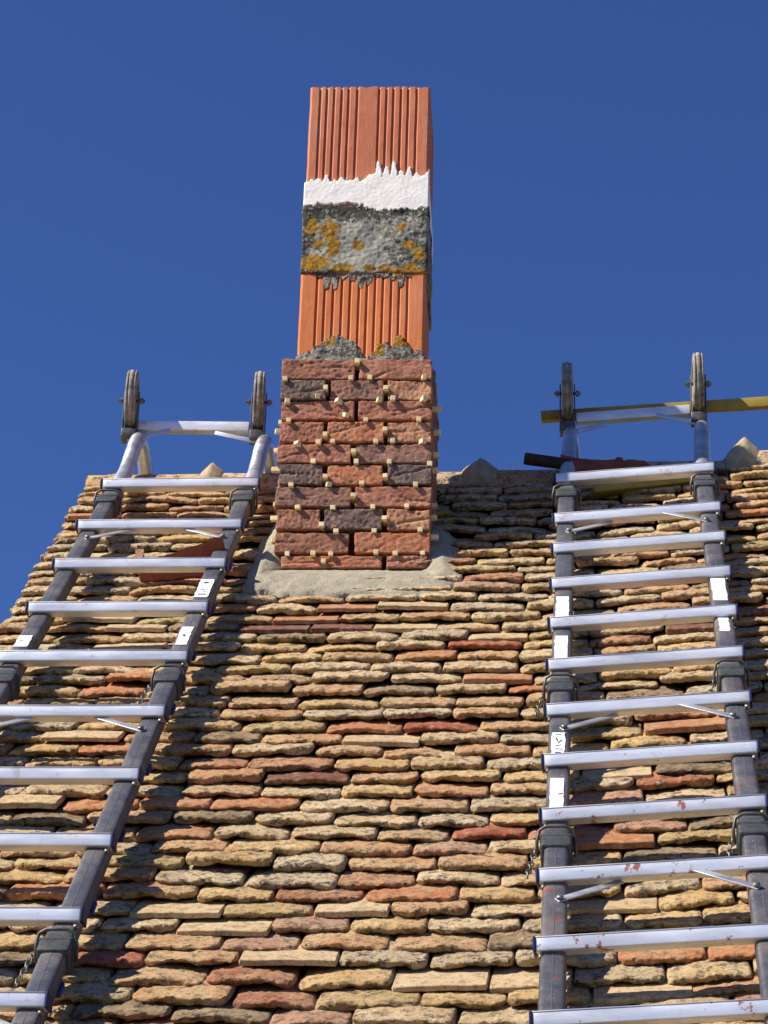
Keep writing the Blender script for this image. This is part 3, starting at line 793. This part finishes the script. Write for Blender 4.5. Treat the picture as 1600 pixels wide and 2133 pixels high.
# ------------------------------------------------------------------ roof ladders
LH = .020
NT = .104 + LH
RB = INV                               # world-aligned pieces inside the roof frame
def ladder(label, ul, ur, rung_s, tops, hook_u, sag_l, sag_r, mats, clamps_l, clamps_r, braces, stickers, pads, dirty_from, wyaw=0.0):
    root = empty('roof_ladder', RF)
    tag(root, label, 'roof ladder')
    uc = (ul + ur) / 2; sl_ = (sag_r - sag_l) / (ur - ul)
    def nn(u): return sag_l + (u - ul) * sl_
    Rz = np.array(roty(-math.atan(sl_)))
    def put(name, vf, u, s, n, mat, parent=root, R=None, smooth=True, sharp=None):
        v, f = vf
        if R is not None: v = np.array([tuple(p) for p in v]) @ np.array([list(r) for r in R]).T
        me = make_mesh(name, v, f, smooth)
        if sharp:
            me.set_sharp_from_angle(angle=math.radians(sharp))
        o = link(name, me, mat, parent)
        if parent is root: o.location = (u, s, n)
        return o
    # rails
    for side, (u, htop) in enumerate(((ul, tops[0]), (ur, tops[1]))):
        L = htop - (SB - .0)
        P, F = rbox(.047, L, .042, (2, 40, 2), .010, 0)
        o = put('rail', (P, F), u, (htop + SB) / 2, .056 + LH + nn(u), mats[0])
        for dx in (.0,):
            v, f = rbox(.0016, L, .001, (1, 1, 1), .0002, 0)
            v = v + np.array([dx, 0, .0212]); ln = link('groove_line', make_mesh('groove_line', v, f, False), M_LINE, o)
    # rungs
    for i, s in enumerate(rung_s):
        wd = ur - ul + .062
        P, F = rbox(wd, .038, .026, (24, 2, 2), .0028, .0003, 20, i)
        R = np.array([list(r) for r in RB]) ; R = Rz @ R
        # front-top edge of the tread sits at (s, NT)
        c = np.array([list(r) for r in RB]) @ np.array([0, .019, -.013])
        o = put('rung', (P, F), uc, s + c[1], NT + c[2] + nn(uc), M_ALU_DIRTY if i >= dirty_from else M_ALU, R=R)
        for sd in (-1, 1):
            v, f = rbox(.006, .042, .029, (1, 1, 1), .002, 0); v = v + np.array([sd * (wd / 2 + .002), 0, 0]); v = v @ R.T
            link('end_cap', make_mesh('end_cap', v, f), M_NAVY, o)
            v, f = tube([(sd * (wd / 2 - .02), 0, -.020), (sd * (wd / 2 - .02), 0, -.013)], .006, 8); 
            v = np.array(v) + np.array([sd * .012, -.012, -.006]); v = v @ R.T
            link('bolt', make_mesh('bolt', v, f), M_STEEL, o)
        v, f = rbox(wd - .004, .003, .0026, (1, 1, 1), .0008, 0); lp = (v + np.array([0, -.0182, .0126]), f)
        link('tread_lip', make_mesh('tread_lip', np.array(lp[0]) @ R.T, lp[1]), M_ALU_TUBE, o)
        # web that carries the rung on the rail
        for u in (ul, ur):
            v, f = rbox(.043, .040, .030, (1, 1, 1), .003, 0)
            v = v + np.array([u - uc, -.004, -.030]); link('rung_seat', make_mesh('rung_seat', v, f), mats[0], o)
    # braces under some rungs
    for i in braces:
        if i >= len(rung_s): continue
        s = rung_s[i]
        for sd, u in ((1, ul), (-1, ur)):
            a = np.array([u + sd * .004, s - .085, .0805 + LH + nn(u)]); b = np.array([u + sd * .125, s - .004, .076 + LH + nn(u)])
            d = b - a; L = np.linalg.norm(d[:2]); ang = math.atan2(d[1], d[0])
            v, f = rbox(L, .017, .003, (1, 1, 1), .001, 0)
            put('brace', (v, f), *( (a + b) / 2), M_ALU_TUBE, R=rotz(ang))
            v, f = tube([(0, 0, 0), (0, 0, .006)], .007, 10); put('bolt', (v, f), a[0] + sd * .006, a[1] + .003, a[2], M_STEEL)
    # joining sleeves with wire bails
    for u, lst in ((ul, clamps_l), (ur, clamps_r)):
        for s, chain in lst:
            parts = [rbox(.060, .044, .056, (2, 1, 2), .006, 0)]
            v, f = rbox(.054, .050, .050, (2, 1, 2), .009, 0); parts.append((v + np.array([0, .038, -.001]), f))
            v, f = rbox(.064, .008, .060, (2, 1, 2), .004, 0); parts.append((v + np.array([0, .020, 0]), f))
            c = put('joint_sleeve', join(parts), u, s, .056 + LH + nn(u), M_SLEEVE)
            pts = [(-.038, .0, -.01), (-.039, .018, .014), (-.034, .030, .034), (-.02, .034, .041), (.02, .034, .041), (.034, .030, .034), (.039, .018, .014), (.038, 0, -.01)]
            v, f = tube(pts, .0034, 8); link('wire_bail', make_mesh('wire_bail', np.array(v) * np.array([.98, .95, .98]), f), M_BRACKET, c)
            if chain:
                ps = []
                for q in range(7):
                    cx, cy, cz = -.042 - .002 * q, -.010 - .0125 * q, .004 - .002 * q
                    ring = [(cx + (.0055 * math.cos(t) if q % 2 else 0), cy + .0095 * math.sin(t), cz + (0 if q % 2 else .0055 * math.cos(t))) for t in np.linspace(0, 2 * math.pi, 11)[:-1]]
                    ps.append(tube(ring, .0016, 5, closed=True))
                v, f = join(ps); link('chain', make_mesh('chain', v, f), M_STEEL, c)
    # blue wear pads under the rails
    for side in pads:
        u = ul if side == 'l' else ur
        for i in range(len(rung_s) - 1):
            s = (rung_s[i] + rung_s[i + 1]) / 2 - .02
            v, f = rbox(.048, .046, .012, (1, 1, 1), .004, 0)
            put('wear_pad', (v, f), u + .003, s, .032 + LH + nn(u), M_NAVY if (side == 'l' or i % 3 == 0) else M_BLUE)
    # stickers
    for side, s0, s1, wd, marks in stickers:
        u = ul if side == 'l' else ur
        n_ = 10; V = []; F = []
        for i in range(n_ + 1):
            s = s0 + (s1 - s0) * i / n_
            a = wd / 2 + .003 * nz((s, 1, 0), 60, s0); b = wd / 2 + .003 * nz((s, 2, 0), 60, s0)
            for z in (.0, .0008): V += [(-a, s - s0, z), (b, s - s0, z)]
        for i in range(n_):
            k4 = i * 4; F += [(k4 + 2, k4 + 3, k4 + 7, k4 + 6), (k4, k4 + 4, k4 + 5, k4 + 1), (k4, k4 + 2, k4 + 6, k4 + 4), (k4 + 1, k4 + 5, k4 + 7, k4 + 3)]
        F += [(0, 1, 3, 2), (n_ * 4, n_ * 4 + 2, n_ * 4 + 3, n_ * 4 + 1)]
        st = put('sticker', (V, F), u - .002, s0, .0778 + LH + nn(u), M_STICKER, smooth=False)
        ps = []
        for (mx, ms, mw, mh, ang) in marks:
            v, f = rbox(mw, mh, .0006, (1, 1, 1), .0002, 0); v = np.array(v) @ np.array(rotz(ang)).T + np.array([mx, ms * (s1 - s0), .0012]); ps.append((v, f))
        if ps:
            v, f = join(ps); link('print', make_mesh('print', v, f, False), M_INK, st)
    # ridge hook: bent tubes, cross bar, wheels
    hs = []
    for sd, (u, hu) in enumerate(((ul, hook_u[0]), (ur, hook_u[1]))):
        s0 = tops[sd] - .02; n0 = .060 + LH + nn(u)
        ny, nz_ = 0, 0
        def wp(X, Y, Z): return np.array(wl((X, Y, Z)))
        P0 = np.array([u, s0, n0]); dn = nn(u)
        (tx, ty), (wx, wy) = hu
        T0 = yplane(tx, ty + 6, .62); W0 = yplane(wx, wy, .62); X = T0[0]; Zt = T0[2] - .012
        A = wp(X - .006, .50, Zt - .16); B = wp(X + .002, .61, Zt)
        Cc = wp(X + .010, .72, Zt - .06); Dd = wp(X + .014, .765, Zt - .17); Ee = wp(X + .016, .82, Zt - .40)
        ctrl = [P0, P0 * .5 + A * .5, A, B, Cc, Dd, Ee]
        path = []
        for q in range(len(ctrl) - 1):           # Catmull-Rom
            p0 = ctrl[max(q - 1, 0)]; p1 = ctrl[q]; p2 = ctrl[q + 1]; p3 = ctrl[min(q + 2, len(ctrl) - 1)]
            for t in np.linspace(0, 1, 9)[:-1]:
                path.append(.5 * ((2 * p1) + (p2 - p0) * t + (2 * p0 - 5 * p1 + 4 * p2 - p3) * t * t + (3 * p1 - p0 - 3 * p2 + p3) * t ** 3))
        path.append(ctrl[-1])
        v, f = tube(path, .0225, 18); put('hook_tube', (v, f), 0, 0, 0, M_ALU_TUBE)
        # wheel above the bend, axle across
        wc = W0
        prof = [(.0155, .050), (.0165, .080), (.0150, .090), (.0105, .0945), (.0090, .0915), (.0060, .0915), (.0050, .0955), (-.0050, .0955), (-.0060, .0915), (-.0090, .0915), (-.0105, .0945), (-.0150, .090), (-.0165, .080), (-.0155, .050)]
        V = []; F = []; kk = 40; m_ = len(prof)
        for a in range(kk):
            an = 2 * math.pi * a / kk
            for x, r_ in prof: V.append((x, r_ * math.cos(an), r_ * math.sin(an)))
        for a in range(kk):
            for q in range(m_):
                F.append((a * m_ + q, a * m_ + (q + 1) % m_, ((a + 1) % kk) * m_ + (q + 1) % m_, ((a + 1) % kk) * m_ + q))
        WR = np.array(rotz(wyaw)); RW = np.array([list(r) for r in RB]) @ WR
        V = [tuple(RW @ np.array(p)) for p in V]
        wo = put('wheel', (V, F), *wl(wc), M_RUBBER)
        v, f = tube([(-.009, 0, 0), (.009, 0, 0)], .052, 24); v = [tuple(RW @ np.array(p)) for p in v]
        link('hub', make_mesh('hub', v, f, False), M_BRACKET, wo)
        v, f = join([tube([(-.040, 0, 0), (.040, 0, 0)], .005, 8), tube([(.026, 0, 0), (.035, 0, 0)], .0095, 6), tube([(-.033, 0, 0), (-.026, 0, 0)], .0095, 6)])
        v = [tuple(RW @ np.array(p)) for p in v]; link('axle_bolt', make_mesh('axle_bolt', v, f, False), M_STEEL, wo)
        ps = []
        for x in (-.0215, .0215):
            vv, ff = rbox(.0035, .044, .148, (1, 1, 1), .001, 0); ps.append((vv + np.array([x, 0, -.052]), ff))
        vv, ff = rbox(.047, .050, .030, (1, 1, 1), .003, 0); ps.append((vv + np.array([0, -.002, -.122]), ff))
        v, f = join(ps); v = [tuple(RW @ np.array(p)) for p in v]
        put('wheel_bracket', (v, f), *wl(wc), M_BRACKET)
        hs.append(wc)
    # cross bar between the hooks and its two struts
    a, b = hs; mid = (a + b) / 2 + np.array([0, .005, -.088]); L = b[0] - a[0]; ang = math.atan2(b[2] - a[2], L)
    v, f = rbox(L - .050, .030, .032, (4, 1, 1), .003, 0)
    v = np.array(v) @ np.array(roty(-ang)).T; v = [tuple(RB @ Vector(p)) for p in v]; put('cross_bar', (v, f), *wl(mid), M_ALU)
    for sd, h in ((1, a), (-1, b)):
        v, f = rbox(.135, .004, .014, (1, 1, 1), .001, 0)
        v = np.array(v) @ np.array(roty(-sd * .24)).T; v = [tuple(RB @ Vector(p)) for p in v]
        put('strut', (v, f), *wl(h + np.array([sd * .062, -.012, -.126])), M_ALU_TUBE)
    return root

def sp(x, y): return roof_at(x, y, .0778 + LH)[1]
LS = [roof_at(x, y, NT)[1] + .008 for x, y in [(534,996),(501,1082),(467,1163),(429,1254),(388,1356),(341,1471),(287,1601),(229,1739),(166,1894),(92,2071)]]
LS.append(LS[-1] - .327)
ladder('aluminium roof ladder with dark rails and ridge wheels beside the verge, fully lit',
       -.718, -.333, LS, (.47, .47), (((290, 905), (275, 835)), ((552, 910), (540, 838))), 0, 0, (M_RAIL,), [(LS[0] - .115, 0), (LS[4] - .115, 1), (LS[8] - .105, 1)], [(LS[0] - .115, 0), (LS[4] - .115, 1), (LS[8] - .105, 1)], (1, 5, 9),
       [('r', sp(430, 1244), sp(438, 1207), .036, [(0, .8, .012, .010, .4), (-.002, .42, .009, .004, 0), (0, .15, .020, .006, 0), (.004, .3, .006, .003, .5)]),
        ('r', sp(388, 1343), sp(396, 1306), .028, [(.0, .5, .006, .012, .3)]), ('l', sp(60, 1347), sp(70, 1324), .034, [(-.004, .5, .009, .003, 0)])], 'lr', 99, .12)
RS = [roof_at(x, y, NT)[1] for x, y in [(1170,990),(1163,1073),(1158,1135),(1153,1208),(1149,1290),(1143,1377),(1137,1471),(1129,1576),(1121,1689),(1111,1815),(1104,1958),(1092,2114)]]
RS = [r + .008 for r in RS]
mk = [(0, .9, .012, .003, .1), (-.003, .7, .003, .02, .2), (.004, .62, .003, .018, -.5), (0, .45, .014, .003, .5), (.002, .3, .016, .003, -.2), (0, .16, .013, .005, .15)]
rl = ladder('aluminium roof ladder spattered with red paint, top rung half in shadow',
       .568, .948, RS, (.44, .44), (((1188, 893), (1182, 820)), ((1460, 880), (1454, 800))), .004, .031, (M_RAIL2,), [(RS[0] - .115, 0), (RS[5] - .115, 1), (RS[8] - .105, 1)], [(RS[0] - .115, 0), (RS[5] - .10, 1), (RS[8] - .105, 1)], (1, 6, 9),
       [('l', sp(1180, 1294), sp(1182, 1246), .032, []), ('l', sp(1174, 1386), sp(1176, 1328), .030, []), ('l', sp(1163, 1580), sp(1165, 1530), .028, mk), ('l', sp(1153, 1692), sp(1157, 1625), .028, [(.008, .5, .010, .004, .4)]),
        ('r', sp(1492, 1276), sp(1490, 1216), .034, []), ('r', sp(1504, 1341), sp(1502, 1311), .024, [])], 'l', 7)

# ------------------------------------------------------------------ loose things on the roof
def slab(name, pix, Y, depth, mat, label, cat, seed=0, tiltx=0.0, bev=.004):
    pts = [yplane(a, b, Y) for a, b in pix]
    c = sum(pts) / len(pts)
    # densify the outline and roughen it
    P2 = []
    for i in range(len(pts)):
        a, b = pts[i], pts[(i + 1) % len(pts)]; k = max(1, int(np.linalg.norm(b - a) / .008))
        for j in range(k):
            p = a + (b - a) * j / k; P2.append(p + np.array([.002 * nz(p, 90, seed), 0, .002 * nz(p, 90, seed + 1)]))
    n = len(P2); V = []; F = []
    for y, sc in ((-depth / 2, 1 - bev * 8), (-depth / 2 + bev, 1), (depth / 2 - bev, 1), (depth / 2, 1 - bev * 8)):
        for p in P2:
            q = (p - c) * sc; zc = q[2] / (1 - tiltx * .49); V.append((q[0], y + zc * tiltx, zc + y * (-tiltx) * 0))
    for l in range(3):
        for i in range(n):
            F.append((l * n + i, l * n + (i + 1) % n, (l + 1) * n + (i + 1) % n, (l + 1) * n + i))
    F.append(tuple(range(n))[::-1]); F.append(tuple(3 * n + i for i in range(n)))
    me = make_mesh(name, V, F, False)
    o = link(name, me, mat); o.location = c; tag(o, label, cat); return o
u_, s_ = roof_at(400, 1180, .05); yy = float(W(u_, s_, .05)[1])
slab('broken_tile', [(322,1168),(345,1160),(372,1152),(400,1141),(430,1133),(455,1122),(468,1119),(474,1150),(476,1188),(440,1203),(380,1205),(352,1212),(286,1212),(286,1186)], yy - .01, .018, M_REDTILE,
     'broken piece of red clay tile wedged under the third rung of the sunlit ladder', 'broken tile', 3, -.9)
slab('tile_scrap', [(283,1146),(299,1145),(301,1156),(296,1164),(281,1164)], yy + .02, .012, TM['pink'], 'small pinkish tile scrap beside the broken red tile under the ladder', 'tile scrap', 5, .2)
YR = float(W(0, .77, .06)[1]) - .03
slab('broken_ridge_tile', [(1168,951),(1196,958),(1240,962),(1280,962),(1286,956),(1296,957),(1300,964),(1308,961),(1345,964),(1354,972),(1358,984),(1300,992),(1168,1004)], YR, .03, M_REDTILE,
     'dark red broken tile lying on the ridge behind the top rung in shadow', 'broken tile', 8, .5)
a = yplane(1092, 955, YR - .02); b = yplane(1188, 968, YR - .01)
v, f = tube([a - a, (b - a) * .04, (b - a) * .5, b - a], [.0165, .0180, .0178, .0175], 16)
o = link('round_stick', make_mesh('round_stick', v, f), M_STICK); o.location = a
tag(o, 'short dark round stick lying on the ridge and poking out past the ladder', 'stick')
def bar(name, p0, p1, Y0, Y1, h, d, mat, label, cat):
    a = yplane(*p0, Y0); b = yplane(*p1, Y1); L = np.linalg.norm(b - a)
    P, F = rbox(L, d, h, (30, 1, 1), .002, .001, 14, 4)
    o = link(name, make_mesh(name, P, F), mat)
    x = Vector(b - a).normalized(); z = Vector((0, 0, 1)); y = z.cross(x).normalized(); z = x.cross(y)
    M = Matrix((x, y, z)).transposed().to_4x4(); M.translation = Vector((a + b) / 2); o.matrix_world = M
    tag(o, label, cat); return o
bar('yellow_board', (1127, 869), (1680, 834), .665, .665, .033, .022, M_YELLOW, 'long yellow wooden board resting behind the ladder wheels above the ridge', 'board')
u_, s_ = roof_at(1235, 1030, .03); ya = float(W(u_, s_, .03)[1]); u_, s_ = roof_at(1462, 1000, .03); yb_ = float(W(u_, s_, .055)[1])
bar('yellow_plank', (1233, 1026), (1475, 999), ya, yb_, .022, .05, M_YELLOW, 'yellow plank lying on the tiles under the top rung of the paint-spattered ladder', 'plank')
bar('yellow_strip', (880, 1072), (940, 1070), .30, .30, .014, .02, M_YELLOW, 'short yellow wooden strip sticking out behind the shaded side of the chimney', 'wooden strip')
